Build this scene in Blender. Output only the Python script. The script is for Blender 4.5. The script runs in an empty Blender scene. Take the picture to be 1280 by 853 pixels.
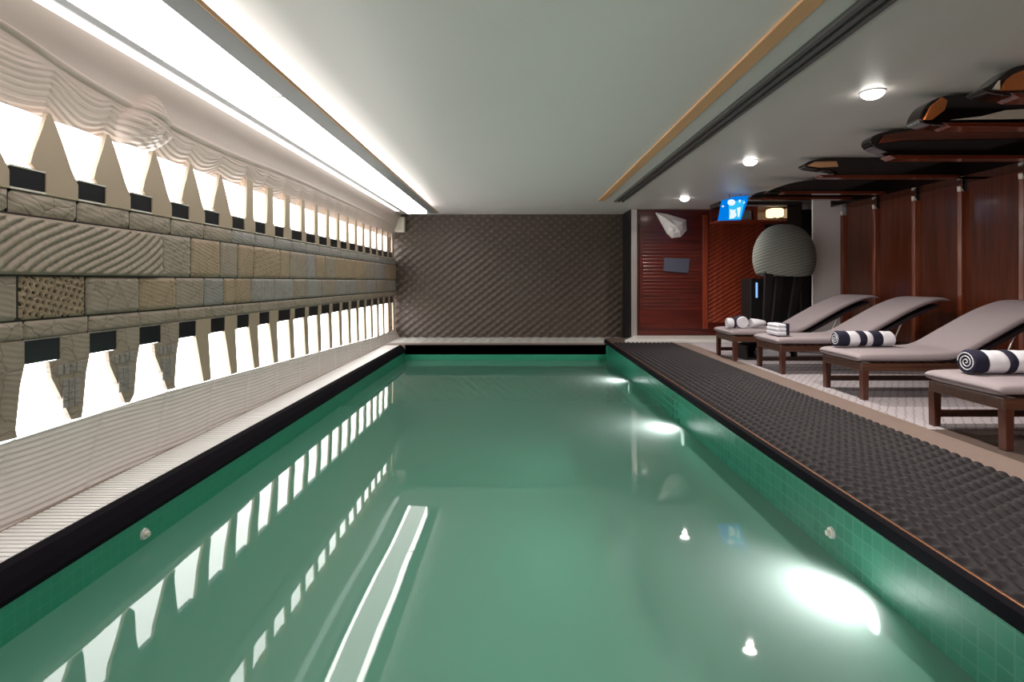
import bpy, bmesh, math, random
from mathutils import Vector, Matrix
random.seed(7)
PI = math.pi
C = bpy.context.scene.collection
SC = bpy.context.scene

# ------------------------------------------------------------------ materials
def lin(c):
    c = c / 255.0
    return c / 12.92 if c <= 0.04045 else ((c + 0.055) / 1.055) ** 2.4
def rgb(r, g, b): return (lin(r), lin(g), lin(b), 1.0)

class Mat:
    def __init__(s, name):
        s.m = bpy.data.materials.new(name); s.m.use_nodes = True
        s.nt = s.m.node_tree; s.nt.nodes.clear()
        s.out = s.n('ShaderNodeOutputMaterial')
    def n(s, t, **kw):
        n = s.nt.nodes.new(t)
        for k, v in kw.items():
            if hasattr(n, k) and not k[0].isupper(): setattr(n, k, v)
            else: n.inputs[k.replace('_', ' ')].default_value = v
        return n
    def l(s, a, b): s.nt.links.new(a, b)
    def coords(s, scale=(1, 1, 1), rot=(0, 0, 0)):
        tc = s.n('ShaderNodeTexCoord'); mp = s.n('ShaderNodeMapping')
        mp.inputs['Scale'].default_value = scale; mp.inputs['Rotation'].default_value = rot
        s.l(tc.outputs['Object'], mp.inputs['Vector']); return mp.outputs['Vector']

def pbr(name, col, rough=0.5, metal=0.0, spec=0.5, var=0.0, vscale=6.0, vstretch=(1, 1, 1), bump=0.0, bscale=60.0, col2=None, coat=0.0):
    """principled surface with a noise driven colour variation and a fine grain"""
    M = Mat(name); p = M.n('ShaderNodeBsdfPrincipled')
    p.inputs['Roughness'].default_value = rough; p.inputs['Metallic'].default_value = metal
    p.inputs['Specular IOR Level'].default_value = spec; p.inputs['Coat Weight'].default_value = coat
    v = M.coords(vstretch)
    nz = M.n('ShaderNodeTexNoise'); nz.inputs['Scale'].default_value = vscale; nz.inputs['Detail'].default_value = 5
    M.l(v, nz.inputs['Vector'])
    mx = M.n('ShaderNodeMix', data_type='RGBA')
    c2 = col2 if col2 else tuple([max(0, x * (1 - var)) for x in col[:3]] + [1])
    mx.inputs['A'].default_value = col; mx.inputs['B'].default_value = c2
    M.l(nz.outputs['Fac'], mx.inputs['Factor']); M.l(mx.outputs['Result'], p.inputs['Base Color'])
    if bump:
        n2 = M.n('ShaderNodeTexNoise'); n2.inputs['Scale'].default_value = bscale; n2.inputs['Detail'].default_value = 3
        M.l(v, n2.inputs['Vector'])
        b = M.n('ShaderNodeBump'); b.inputs['Strength'].default_value = bump; b.inputs['Distance'].default_value = 0.01
        M.l(n2.outputs['Fac'], b.inputs['Height']); M.l(b.outputs['Normal'], p.inputs['Normal'])
    M.l(p.outputs[0], M.out.inputs[0]); M.p = p
    return M.m

def emit(name, col, strength):
    M = Mat(name); e = M.n('ShaderNodeEmission'); e.inputs['Color'].default_value = col; e.inputs['Strength'].default_value = strength
    M.l(e.outputs[0], M.out.inputs[0]); return M.m

def wood(name, c1, c2, rough=0.3, axis=2, scale=9.0, coat=0.3):
    M = Mat(name); p = M.n('ShaderNodeBsdfPrincipled'); p.inputs['Roughness'].default_value = rough
    p.inputs['Coat Weight'].default_value = coat; p.inputs['Coat Roughness'].default_value = 0.12
    st = [1, 1, 1]; st[axis] = 0.06
    v = M.coords(tuple(st))
    nz = M.n('ShaderNodeTexNoise'); nz.inputs['Scale'].default_value = scale * 3; nz.inputs['Detail'].default_value = 8; nz.inputs['Roughness'].default_value = 0.65
    M.l(v, nz.inputs['Vector'])
    cr = M.n('ShaderNodeValToRGB'); cr.color_ramp.elements[0].position = 0.35; cr.color_ramp.elements[0].color = c1
    cr.color_ramp.elements[1].position = 0.7; cr.color_ramp.elements[1].color = c2
    M.l(nz.outputs['Fac'], cr.inputs[0]); M.l(cr.outputs[0], p.inputs['Base Color'])
    b = M.n('ShaderNodeBump'); b.inputs['Strength'].default_value = 0.15; b.inputs['Distance'].default_value = 0.004
    M.l(nz.outputs['Fac'], b.inputs['Height']); M.l(b.outputs['Normal'], p.inputs['Normal'])
    M.l(p.outputs[0], M.out.inputs[0]); return M.m

def tiles(name, c1, c2, mortar, size, rough=0.25, msize=0.03, plane='yz', bump=0.4, squash=1.0):
    """grid of small square tiles"""
    M = Mat(name); p = M.n('ShaderNodeBsdfPrincipled'); p.inputs['Roughness'].default_value = rough
    tc = M.n('ShaderNodeTexCoord'); sp = M.n('ShaderNodeSeparateXYZ'); cb = M.n('ShaderNodeCombineXYZ')
    M.l(tc.outputs['Object'], sp.inputs[0])
    M.l(sp.outputs[plane[0].upper()], cb.inputs['X']); M.l(sp.outputs[plane[1].upper()], cb.inputs['Y'])
    br = M.n('ShaderNodeTexBrick'); br.offset = 0.0; br.squash = 1.0
    br.inputs['Scale'].default_value = 1.0; br.inputs['Brick Width'].default_value = size; br.inputs['Row Height'].default_value = size * squash
    br.inputs['Mortar Size'].default_value = size * msize; br.inputs['Color1'].default_value = c1; br.inputs['Color2'].default_value = c2
    br.inputs['Mortar'].default_value = mortar
    M.l(cb.outputs[0], br.inputs['Vector']); M.l(br.outputs['Color'], p.inputs['Base Color'])
    b = M.n('ShaderNodeBump'); b.inputs['Strength'].default_value = bump; b.inputs['Distance'].default_value = 0.003; b.invert = True
    M.l(br.outputs['Fac'], b.inputs['Height']); M.l(b.outputs['Normal'], p.inputs['Normal'])
    M.l(p.outputs[0], M.out.inputs[0]); return M.m

m_plaster = pbr('pale_plaster', rgb(214, 194, 185), 0.32, var=0.06, vscale=3, bump=0.05, bscale=12)
m_ceil = pbr('ceiling_paint', rgb(214, 208, 206), 0.42, var=0.04, vscale=1.5, spec=0.35)
def stone(name, col, rough=0.55):
    """weathered stone: mottled, with fine cracks and shallow chisel lines"""
    M = Mat(name); p = M.n('ShaderNodeBsdfPrincipled'); p.inputs['Roughness'].default_value = rough
    v = M.coords(); nz = M.n('ShaderNodeTexNoise'); nz.inputs['Scale'].default_value = 7; nz.inputs['Detail'].default_value = 6; M.l(v, nz.inputs['Vector'])
    mx = M.n('ShaderNodeMix', data_type='RGBA'); mx.inputs['A'].default_value = col; mx.inputs['B'].default_value = tuple([x * .72 for x in col[:3]] + [1])
    M.l(nz.outputs['Fac'], mx.inputs['Factor'])
    ad = M.n('ShaderNodeVectorMath', operation='SCALE'); M.l(nz.outputs['Color'], ad.inputs[0]); ad.inputs['Scale'].default_value = .12
    a2 = M.n('ShaderNodeVectorMath', operation='ADD'); M.l(v, a2.inputs[0]); M.l(ad.outputs[0], a2.inputs[1])
    vo = M.n('ShaderNodeTexVoronoi'); vo.feature = 'DISTANCE_TO_EDGE'; vo.inputs['Scale'].default_value = 5.5; M.l(a2.outputs[0], vo.inputs['Vector'])
    cr = M.n('ShaderNodeValToRGB'); cr.color_ramp.elements[0].position = 0.0; cr.color_ramp.elements[0].color = (.45, .42, .40, 1); cr.color_ramp.elements[1].position = 0.035; cr.color_ramp.elements[1].color = (1, 1, 1, 1)
    M.l(vo.outputs['Distance'], cr.inputs[0])
    ml = M.n('ShaderNodeMix', data_type='RGBA', blend_type='MULTIPLY'); ml.inputs['Factor'].default_value = .45
    M.l(mx.outputs['Result'], ml.inputs['A']); M.l(cr.outputs[0], ml.inputs['B']); M.l(ml.outputs['Result'], p.inputs['Base Color'])
    wv = M.n('ShaderNodeTexWave'); wv.bands_direction = 'Z'; wv.inputs['Scale'].default_value = 11; wv.inputs['Distortion'].default_value = 3; wv.inputs['Detail'].default_value = 2; wv.inputs['Detail Scale'].default_value = .6
    M.l(M.coords((1, 1, 1), (.25, 0, 0)), wv.inputs['Vector'])
    b1 = M.n('ShaderNodeBump'); b1.inputs['Strength'].default_value = .2; b1.inputs['Distance'].default_value = .008; M.l(wv.outputs['Fac'], b1.inputs['Height'])
    b2 = M.n('ShaderNodeBump'); b2.inputs['Strength'].default_value = .5; b2.inputs['Distance'].default_value = .01; M.l(cr.outputs[0], b2.inputs['Height']); M.l(b1.outputs['Normal'], b2.inputs['Normal'])
    M.l(b2.outputs['Normal'], p.inputs['Normal']); M.l(p.outputs[0], M.out.inputs[0]); return M.m
m_taupe = stone('taupe_stone', rgb(166, 150, 134))
m_grey = stone('grey_stone', rgb(164, 156, 151))
m_tan = stone('tan_stone', rgb(174, 150, 124))
m_sail = pbr('sail_stone', rgb(178, 158, 136), 0.5, var=0.1, vscale=4, bump=0.1, bscale=50)
m_black = pbr('black_panel', rgb(20, 21, 27), 0.3, var=0.2)
m_coping = pbr('black_coping', rgb(16, 12, 20), 0.75, var=0.2, spec=0.08)
m_ribbed = pbr('ribbed_pale_stone', rgb(226, 216, 211), 0.12, var=0.12, vscale=4, bump=0.1, bscale=30)
m_joint = pbr('dark_joint', rgb(48, 42, 38), 0.8)
m_brown_floor = pbr('brown_polished_stone', rgb(172, 148, 136), 0.22, var=0.2, vscale=3, vstretch=(4, 0.5, 1))
m_white_tile = pbr('white_grate', rgb(232, 228, 226), 0.35, var=0.04)
m_cover = emit('lit_window_glow', (1.0, 0.985, 0.95, 1), 6.5)
m_cove = emit('cove_light_glow', (1.0, 0.96, 0.91, 1), 3.2)
m_edge = emit('edge_strip_glow', (1.0, 0.96, 0.91, 1), 12.0)
m_strip = emit('thin_strip_glow', (1.0, 0.98, 0.95, 1), 1.5)
m_metal_grey = pbr('grey_metal', rgb(120, 120, 122), 0.4, metal=0.3, var=0.1)
m_beige = pbr('beige_trim', rgb(214, 206, 190), 0.4, var=0.05)
m_tan_trim = pbr('tan_trim', rgb(218, 166, 120), 0.45, var=0.12, vscale=4, vstretch=(6, 0.3, 1))
m_track = pbr('dark_track', rgb(92, 90, 90), 0.4, metal=0.2, var=0.1)
m_trim_stone = pbr('taupe_border', rgb(142, 124, 116), 0.4, var=0.1, vscale=3)
m_copper = pbr('copper_edge', rgb(132, 84, 50), 0.4, metal=0.6, var=0.15)
m_white = pbr('white_marble', rgb(222, 220, 216), 0.3, var=0.06)
m_whiteobj = pbr('off_white', rgb(226, 218, 205), 0.4, var=0.05)
m_frame = wood('walnut_frame', rgb(58, 34, 24), rgb(96, 62, 46), 0.35, axis=0, scale=8)
m_legwood = wood('walnut_leg', rgb(60, 30, 20), rgb(92, 48, 34), 0.35, axis=2, scale=8)
m_cushion = pbr('lilac_grey_fabric', rgb(160, 148, 152), 0.8, var=0.08, vscale=8, bump=0.12, bscale=220, spec=0.25)
m_under = pbr('dark_webbing', rgb(52, 42, 48), 0.7, var=0.1)
m_steel = pbr('pale_metal', rgb(190, 184, 182), 0.3, metal=0.7)
m_navy = pbr('navy_towel', rgb(28, 26, 52), 0.9, var=0.2, vscale=30, bump=0.3, bscale=250)
m_towel = pbr('white_towel', rgb(226, 224, 232), 0.9, var=0.05, vscale=30, bump=0.3, bscale=250)
m_mahog = wood('mahogany_panel', rgb(62, 25, 13), rgb(106, 48, 26), 0.28, axis=2, scale=5)
m_mahog_fin = wood('mahogany_fin', rgb(96, 40, 22), rgb(146, 74, 44), 0.3, axis=2, scale=6)
m_redwood = wood('red_wood', rgb(66, 18, 12), rgb(104, 34, 22), 0.3, axis=0, scale=5)
m_orangewood = wood('orange_wood', rgb(112, 38, 20), rgb(150, 62, 34), 0.35, axis=2, scale=6)
m_lacquer = pbr('dark_lacquer', rgb(22, 13, 12), 0.12, var=0.3, coat=0.5)
m_browngloss = wood('brown_gloss', rgb(78, 30, 16), rgb(120, 52, 30), 0.15, axis=0, scale=4, coat=0.6)
m_orange = pbr('orange_veneer', rgb(186, 108, 58), 0.3, var=0.2, vscale=10)
m_dark = pbr('dark_recess', rgb(16, 12, 16), 0.5, var=0.2)
m_column = pbr('grey_column', rgb(236, 232, 232), 0.6, var=0.05)
m_slate = pbr('slate_tablet', rgb(70, 72, 88), 0.5, var=0.1)
m_dome = None
m_poolgreen = tiles('pool_tile', rgb(34, 112, 90), rgb(40, 120, 96), rgb(56, 126, 104), 0.075, 0.2, 0.07, 'yz')
m_poolgreen_l = tiles('pool_tile_smooth', rgb(38, 136, 106), rgb(40, 140, 110), rgb(48, 146, 116), 0.06, 0.3, 0.05, 'yz', 0.15)
m_poolgreen_x = tiles('pool_tile_end', rgb(38, 136, 106), rgb(40, 140, 110), rgb(48, 146, 116), 0.06, 0.3, 0.05, 'xz', 0.15)
m_poolfloor = tiles('pool_floor_tile', rgb(116, 184, 160), rgb(120, 188, 164), rgb(128, 192, 170), 0.06, 0.3, 0.04, 'xy')
m_lamp = emit('warm_lamp', (1.0, 0.72, 0.38, 1), 2.2)
m_down = emit('downlight_glow', (1.0, 0.95, 0.88, 1), 16.0)
m_poollight = emit('pool_light_glow', (0.95, 1.0, 0.97, 1), 2.0)
m_blue = emit('blue_sign_face', (0.0, 0.16, 0.62, 1), 1.25)
m_cyan = emit('cyan_sign_mark', (0.03, 0.48, 0.85, 1), 1.1)
m_signwhite = emit('white_sign_mark', (0.82, 0.95, 1.0, 1), 1.0)

def weave_mat():
    M = Mat('dark_woven'); p = M.n('ShaderNodeBsdfPrincipled'); p.inputs['Roughness'].default_value = 0.58; p.inputs['Specular IOR Level'].default_value = .22
    v = M.coords(); nz = M.n('ShaderNodeTexNoise'); nz.inputs['Scale'].default_value = 40; M.l(v, nz.inputs['Vector'])
    mx = M.n('ShaderNodeMix', data_type='RGBA'); mx.inputs['A'].default_value = rgb(24, 21, 24); mx.inputs['B'].default_value = rgb(46, 40, 43)
    M.l(nz.outputs['Fac'], mx.inputs['Factor']); M.l(mx.outputs['Result'], p.inputs['Base Color'])
    M.l(p.outputs[0], M.out.inputs[0]); return M.m
m_weave = weave_mat()

def backwall_mat():
    """embossed diagonal weave on the end wall"""
    M = Mat('embossed_brown'); p = M.n('ShaderNodeBsdfPrincipled'); p.inputs['Roughness'].default_value = 0.36
    v = M.coords((1, 1, 1), (0, math.radians(38), 0))
    w1 = M.n('ShaderNodeTexWave'); w1.wave_type = 'BANDS'; w1.bands_direction = 'Z'; w1.inputs['Scale'].default_value = 2.6; w1.inputs['Distortion'].default_value = 0.6
    M.l(v, w1.inputs['Vector'])
    v2 = M.coords((1, 1, 1), (0, math.radians(-42), 0))
    w2 = M.n('ShaderNodeTexWave'); w2.wave_type = 'BANDS'; w2.bands_direction = 'Z'; w2.inputs['Scale'].default_value = 2.6; w2.inputs['Distortion'].default_value = 0.6
    M.l(v2, w2.inputs['Vector'])
    mul = M.n('ShaderNodeMath', operation='MULTIPLY'); M.l(w1.outputs['Fac'], mul.inputs[0]); M.l(w2.outputs['Fac'], mul.inputs[1])
    ad = M.n('ShaderNodeMath', operation='ADD'); M.l(mul.outputs[0], ad.inputs[0]); M.l(w1.outputs['Fac'], ad.inputs[1])
    cr = M.n('ShaderNodeMix', data_type='RGBA'); cr.inputs['A'].default_value = rgb(70, 58, 50); cr.inputs['B'].default_value = rgb(92, 79, 70)
    M.l(mul.outputs[0], cr.inputs['Factor']); M.l(cr.outputs['Result'], p.inputs['Base Color'])
    b = M.n('ShaderNodeBump'); b.inputs['Strength'].default_value = 0.45; b.inputs['Distance'].default_value = 0.014
    M.l(ad.outputs[0], b.inputs['Height']); M.l(b.outputs['Normal'], p.inputs['Normal'])
    M.l(p.outputs[0], M.out.inputs[0]); return M.m
m_backwall = backwall_mat()

def carpet_mat():
    M = Mat('grey_patterned_carpet'); p = M.n('ShaderNodeBsdfPrincipled'); p.inputs['Roughness'].default_value = 0.85
    v = M.coords((1, 1, 1), (0, 0, math.radians(35)))
    vo = M.n('ShaderNodeTexVoronoi'); vo.feature = 'DISTANCE_TO_EDGE'; vo.inputs['Scale'].default_value = 16; vo.inputs['Randomness'].default_value = 0.35
    M.l(v, vo.inputs['Vector'])
    cr = M.n('ShaderNodeValToRGB'); cr.color_ramp.elements[0].position = 0.02; cr.color_ramp.elements[0].color = rgb(134, 122, 126)
    cr.color_ramp.elements[1].position = 0.12; cr.color_ramp.elements[1].color = rgb(176, 168, 172)
    M.l(vo.outputs['Distance'], cr.inputs[0]); M.l(cr.outputs[0], p.inputs['Base Color'])
    b = M.n('ShaderNodeBump'); b.inputs['Strength'].default_value = 0.3; b.inputs['Distance'].default_value = 0.005
    M.l(vo.outputs['Distance'], b.inputs['Height']); M.l(b.outputs['Normal'], p.inputs['Normal'])
    M.l(p.outputs[0], M.out.inputs[0]); return M.m
m_carpet = carpet_mat()

def dome_mat():
    M = Mat('grey_green_wrapped'); p = M.n('ShaderNodeBsdfPrincipled'); p.inputs['Roughness'].default_value = 0.75
    v = M.coords((1, 1, 1), (0.2, 0.25, 0))
    w = M.n('ShaderNodeTexWave'); w.bands_direction = 'Z'; w.inputs['Scale'].default_value = 7; w.inputs['Distortion'].default_value = 2.5; w.inputs['Detail'].default_value = 2
    M.l(v, w.inputs['Vector'])
    mx = M.n('ShaderNodeMix', data_type='RGBA'); mx.inputs['A'].default_value = rgb(112, 114, 108); mx.inputs['B'].default_value = rgb(136, 138, 131)
    M.l(w.outputs['Fac'], mx.inputs['Factor']); M.l(mx.outputs['Result'], p.inputs['Base Color'])
    b = M.n('ShaderNodeBump'); b.inputs['Strength'].default_value = 0.4; b.inputs['Distance'].default_value = 0.01
    M.l(w.outputs['Fac'], b.inputs['Height']); M.l(b.outputs['Normal'], p.inputs['Normal'])
    M.l(p.outputs[0], M.out.inputs[0]); return M.m
m_dome = dome_mat()

def water_mat():
    """green pool water with fine suspended matter: clear, scattering and mirroring shares"""
    M = Mat('pool_water')
    tr = M.n('ShaderNodeBsdfTransparent'); tr.inputs['Color'].default_value = (0.68, 0.85, 0.79, 1)
    gl = M.n('ShaderNodeBsdfGlossy'); gl.inputs['Roughness'].default_value = 0.02
    fr = M.n('ShaderNodeFresnel'); fr.inputs['IOR'].default_value = 1.62
    v = M.coords((1, 0.6, 1)); nz = M.n('ShaderNodeTexNoise'); nz.inputs['Scale'].default_value = 2.0; nz.inputs['Detail'].default_value = 1
    M.l(v, nz.inputs['Vector'])
    b = M.n('ShaderNodeBump'); b.inputs['Strength'].default_value = 0.05; b.inputs['Distance'].default_value = 0.04
    M.l(nz.outputs['Fac'], b.inputs['Height']); M.l(b.outputs['Normal'], gl.inputs['Normal'])
    df = M.n('ShaderNodeBsdfDiffuse'); df.inputs['Color'].default_value = rgb(138, 192, 174)
    tl = M.n('ShaderNodeBsdfTranslucent'); tl.inputs['Color'].default_value = rgb(205, 220, 216)
    md = M.n('ShaderNodeMixShader'); md.inputs[0].default_value = 0.5
    M.l(df.outputs[0], md.inputs[1]); M.l(tl.outputs[0], md.inputs[2])
    m0 = M.n('ShaderNodeMixShader'); m0.inputs[0].default_value = 0.5
    M.l(tr.outputs[0], m0.inputs[1]); M.l(md.outputs[0], m0.inputs[2])
    mx = M.n('ShaderNodeMixShader'); M.l(fr.outputs[0], mx.inputs[0]); M.l(m0.outputs[0], mx.inputs[1]); M.l(gl.outputs[0], mx.inputs[2])
    M.l(mx.outputs[0], M.out.inputs[0]); return M.m
m_water = water_mat()

# ------------------------------------------------------------------ mesh helpers
class MB:
    def __init__(s): s.v = []; s.f = []; s.mi = []; s.sm = []
    def add(s, verts, faces, mi=0, smooth=False, M=None):
        o = len(s.v)
        for p in verts: s.v.append(tuple(M @ Vector(p)) if M is not None else tuple(p))
        for f in faces: s.f.append([i + o for i in f]); s.mi.append(mi); s.sm.append(smooth)
    def box(s, x0, x1, y0, y1, z0, z1, mi=0, bev=0.0, M=None):
        if bev <= 0:
            v = [(x0, y0, z0), (x1, y0, z0), (x1, y1, z0), (x0, y1, z0), (x0, y0, z1), (x1, y0, z1), (x1, y1, z1), (x0, y1, z1)]
            s.add(v, [(0, 3, 2, 1), (4, 5, 6, 7), (0, 1, 5, 4), (1, 2, 6, 5), (2, 3, 7, 6), (3, 0, 4, 7)], mi, M=M); return
        bm = bmesh.new(); bmesh.ops.create_cube(bm, size=1)
        for v in bm.verts: v.co = Vector(((x0 + x1) / 2 + v.co.x * (x1 - x0), (y0 + y1) / 2 + v.co.y * (y1 - y0), (z0 + z1) / 2 + v.co.z * (z1 - z0)))
        bmesh.ops.bevel(bm, geom=bm.edges[:], offset=bev, segments=2, profile=0.6, affect='EDGES')
        s.bm(bm, mi, M=M)
    def bm(s, bm, mi=0, smooth=False, M=None):
        bm.verts.index_update()
        s.add([v.co.copy() for v in bm.verts], [[v.index for v in f.verts] for f in bm.faces], mi, smooth, M); bm.free()
    def prism(s, pts, a0, a1, axis='x', mi=0, bev=0.0, M=None):
        """polygon of 2-D points extruded along an axis; x: pts are (y,z); y: (x,z); z: (x,y)"""
        def P(u, w, a): return {'x': (a, u, w), 'y': (u, a, w), 'z': (u, w, a)}[axis]
        bm = bmesh.new()
        A = [bm.verts.new(P(u, w, a0)) for u, w in pts]; B = [bm.verts.new(P(u, w, a1)) for u, w in pts]
        n = len(pts); bm.faces.new(A); bm.faces.new(B[::-1])
        for i in range(n): bm.faces.new((A[i], B[i], B[(i + 1) % n], A[(i + 1) % n]))
        bmesh.ops.recalc_face_normals(bm, faces=bm.faces[:])
        if bev > 0: bmesh.ops.bevel(bm, geom=bm.edges[:], offset=bev, segments=2, profile=0.6, affect='EDGES')
        bmesh.ops.triangulate(bm, faces=[f for f in bm.faces if len(f.verts) > 4])
        s.bm(bm, mi, M=M)
    def tube(s, p0, p1, r0, r1=None, seg=12, mi=0, caps=True):
        r1 = r0 if r1 is None else r1
        p0 = Vector(p0); p1 = Vector(p1); d = (p1 - p0).normalized()
        a = d.orthogonal().normalized(); b = d.cross(a)
        v = []
        for p, r in ((p0, r0), (p1, r1)):
            for i in range(seg):
                t = 2 * PI * i / seg; v.append(p + a * math.cos(t) * r + b * math.sin(t) * r)
        s.add(v, [(i, (i + 1) % seg, seg + (i + 1) % seg, seg + i) for i in range(seg)], mi, True)
        if caps: s.add(v[:seg], [list(range(seg))[::-1]], mi); s.add(v[seg:], [list(range(seg))], mi)
    def loft(s, rings, mi=0, caps=True, smooth=True):
        n = len(rings[0]); v = [p for r in rings for p in r]; f = []
        for k in range(len(rings) - 1):
            for i in range(n): f.append((k * n + i, k * n + (i + 1) % n, (k + 1) * n + (i + 1) % n, (k + 1) * n + i))
        s.add(v, f, mi, smooth)
        if caps: s.add(rings[0], [list(range(n))[::-1]], mi); s.add(rings[-1], [list(range(n))], mi)
    def grid(s, fn, nu, nv, mi=0, smooth=True, mif=None):
        v = [fn(i / nu, j / nv) for j in range(nv + 1) for i in range(nu + 1)]
        f = []; o = len(s.v)
        for j in range(nv):
            for i in range(nu):
                a = j * (nu + 1) + i; s.f.append([o + a, o + a + 1, o + a + nu + 2, o + a + nu + 1]); s.sm.append(smooth)
                s.mi.append(mif(i / nu, j / nv) if mif else mi)
        s.v += [tuple(p) for p in v]
    def build(s, name, mats, parent=None, fix=True):
        me = bpy.data.meshes.new(name); me.from_pydata(s.v, [], s.f)
        if not isinstance(mats, (list, tuple)): mats = [mats]
        for m in mats: me.materials.append(m)
        me.polygons.foreach_set('material_index', s.mi); me.polygons.foreach_set('use_smooth', s.sm); me.update()
        if fix:
            bm = bmesh.new(); bm.from_mesh(me); bmesh.ops.recalc_face_normals(bm, faces=bm.faces[:]); bm.to_mesh(me); bm.free()
        o = bpy.data.objects.new(name, me); C.objects.link(o)
        if parent: o.parent = parent
        return o

def empty(name, loc=(0, 0, 0), rz=0.0):
    o = bpy.data.objects.new(name, None); C.objects.link(o); o.location = loc; o.rotation_euler = (0, 0, rz); o.empty_display_size = 0.1; return o
def tag(o, label, cat, group=None):
    o['label'] = label; o['category'] = cat
    if group: o['group'] = group
    return o
def struct(o): o['kind'] = 'structure'; return o
def copy_tree(o, parent=None):
    c = o.copy(); C.objects.link(c); c.parent = parent
    for ch in list(o.children): copy_tree(ch, c)
    return c

H = 1.1                     # eye height
ZC = H + 1.4                # ceiling
Y0, YB = -1.3, 11.67        # room from behind the camera to the end wall
XL, XR = -2.5, 5.4
WZ = H - 1.45               # water level
LZ = -.07                    # ledge level on the left and far side
PX0, PX1, PY0, PY1 = -2.04, 1.67, -0.6, 10.3    # pool
PB = WZ - 1.25              # pool bottom

# ------------------------------------------------------------------ pool shell and floors
b = MB()
b.add([(PX0, PY0, LZ - .1), (PX0, PY1, LZ - .1), (PX0, PY1, PB), (PX0, PY0, PB)], [(0, 1, 2, 3)], 0)
b.add([(PX1, PY0, 0), (PX1, PY1, 0), (PX1, PY1, PB), (PX1, PY0, PB)], [(3, 2, 1, 0)], 3)
b.add([(PX0, PY1, LZ), (PX1, PY1, LZ), (PX1, PY1, PB), (PX0, PY1, PB)], [(0, 1, 2, 3)], 1)
b.add([(PX0, PY0, 0), (PX1, PY0, 0), (PX1, PY0, PB), (PX0, PY0, PB)], [(3, 2, 1, 0)], 1)
b.add([(PX0, PY0, PB), (PX1, PY0, PB), (PX1, PY1, PB), (PX0, PY1, PB)], [(0, 1, 2, 3)], 2)
struct(b.build('wall_pool', [m_poolgreen_l, m_poolgreen_x, m_poolfloor, m_poolgreen], fix=False))
b = MB()
b.add([(PX0 + .002, PY0 + .002, WZ), (PX1 - .002, PY0 + .002, WZ), (PX1 - .002, PY1 - .002, WZ), (PX0 + .002, PY1 - .002, WZ)], [(0, 1, 2, 3)])
struct(b.build('water', m_water, fix=False))

# left ledge: brown stone, white grate, black coping
b = MB(); b.box(XL - .1, -2.41, Y0, YB, -.25, LZ); struct(b.build('floor_ledge', m_brown_floor))
b = MB(); b.box(-2.41, -2.14, Y0, PY1, -.25, LZ - .018)
y = Y0
while y < PY1 - .03:
    b.box(-2.405, -2.145, y, y + .026, LZ - .018, LZ); y += .038
struct(b.build('trim_1', m_white_tile))
b = MB(); b.prism([(-2.14, -.25), (-2.14, LZ), (-2.128, LZ + .004), (-2.10, LZ - .012), (-2.06, LZ - .055), (-2.03, LZ - .098), (-2.03, LZ - .12), (-2.045, LZ - .13), (-2.045, -.25)], PY0 - .1, PY1, 'y')
struct(b.build('trim_2', m_coping))
# far ledge and far coping
def far_ledge(u, w):
    x = -2.41 + u * (2.23 + 2.41); yy = PY1 + .25 + w * (YB - PY1 - .25)
    return (x, yy, LZ + .004 + .006 * math.sin(x * 34 + math.sin(yy * 3)))
b = MB(); b.grid(far_ledge, 300, 24); b.box(-2.41, 2.23, PY1 + .25, YB, -.25, LZ - .004)
struct(b.build('floor_far', m_white, fix=False))
b = MB(); b.box(-2.41, PX1 - .01, PY1, PY1 + .25, -.25, LZ + .014, bev=.006)
struct(b.build('trim_3', m_trim_stone))
b = MB(); b.box(PX0, PX1, PY1 - .008, PY1, LZ - .012, LZ + .006); struct(b.build('trim_4', m_coping))
# right pool edge: black lip with copper line
b = MB(); b.box(PX1 - .01, PX1 + .03, PY0, PY1 + .25, -.055, .004, 0); b.box(PX1 + .03, PX1 + .042, PY0, PY1 + .25, -.055, .008, 1, bev=.003)
struct(b.build('trim_5', [m_coping, m_copper]))

# woven anti slip mat along the right side of the pool
def weave(u, w):
    x = 1.725 + u * 1.03; yy = -0.6 + w * 10.5
    rx = x / .075; row = math.floor(rx); t = rx - row
    ridge = math.sin(PI * t) ** 0.7
    cell = 0.5 + 0.5 * math.sin(2 * PI * (yy / .085 + 0.5 * (row % 2) + 0.22 * t))
    return (x, yy, .003 + .027 * ridge * (cell ** .6 if cell > .001 else 0))
b = MB(); b.grid(weave, 112, 1020); b.box(1.72, 2.76, -0.6, 9.9, -.04, .003)
o = b.build('woven_pool_mat', m_weave, fix=False)
tag(o, 'long black ribbed anti slip mat running beside the right edge of the pool', 'mat')

# right hand floor
b = MB(); b.box(2.76, 3.06, Y0, 9.9, -.1, .006, bev=.003); struct(b.build('trim_6', m_trim_stone))
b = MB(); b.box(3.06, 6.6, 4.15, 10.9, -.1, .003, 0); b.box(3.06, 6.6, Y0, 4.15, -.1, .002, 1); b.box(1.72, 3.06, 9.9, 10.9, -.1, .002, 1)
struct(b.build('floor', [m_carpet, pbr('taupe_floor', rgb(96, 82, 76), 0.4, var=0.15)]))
b = MB(); b.prism([(1.95, 10.05), (2.2, 9.98), (3.9, 9.98), (3.9, 10.88), (2.3, 10.88)], .002, .05, 'z', bev=.008)
struct(b.build('trim_7', m_white))

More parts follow.
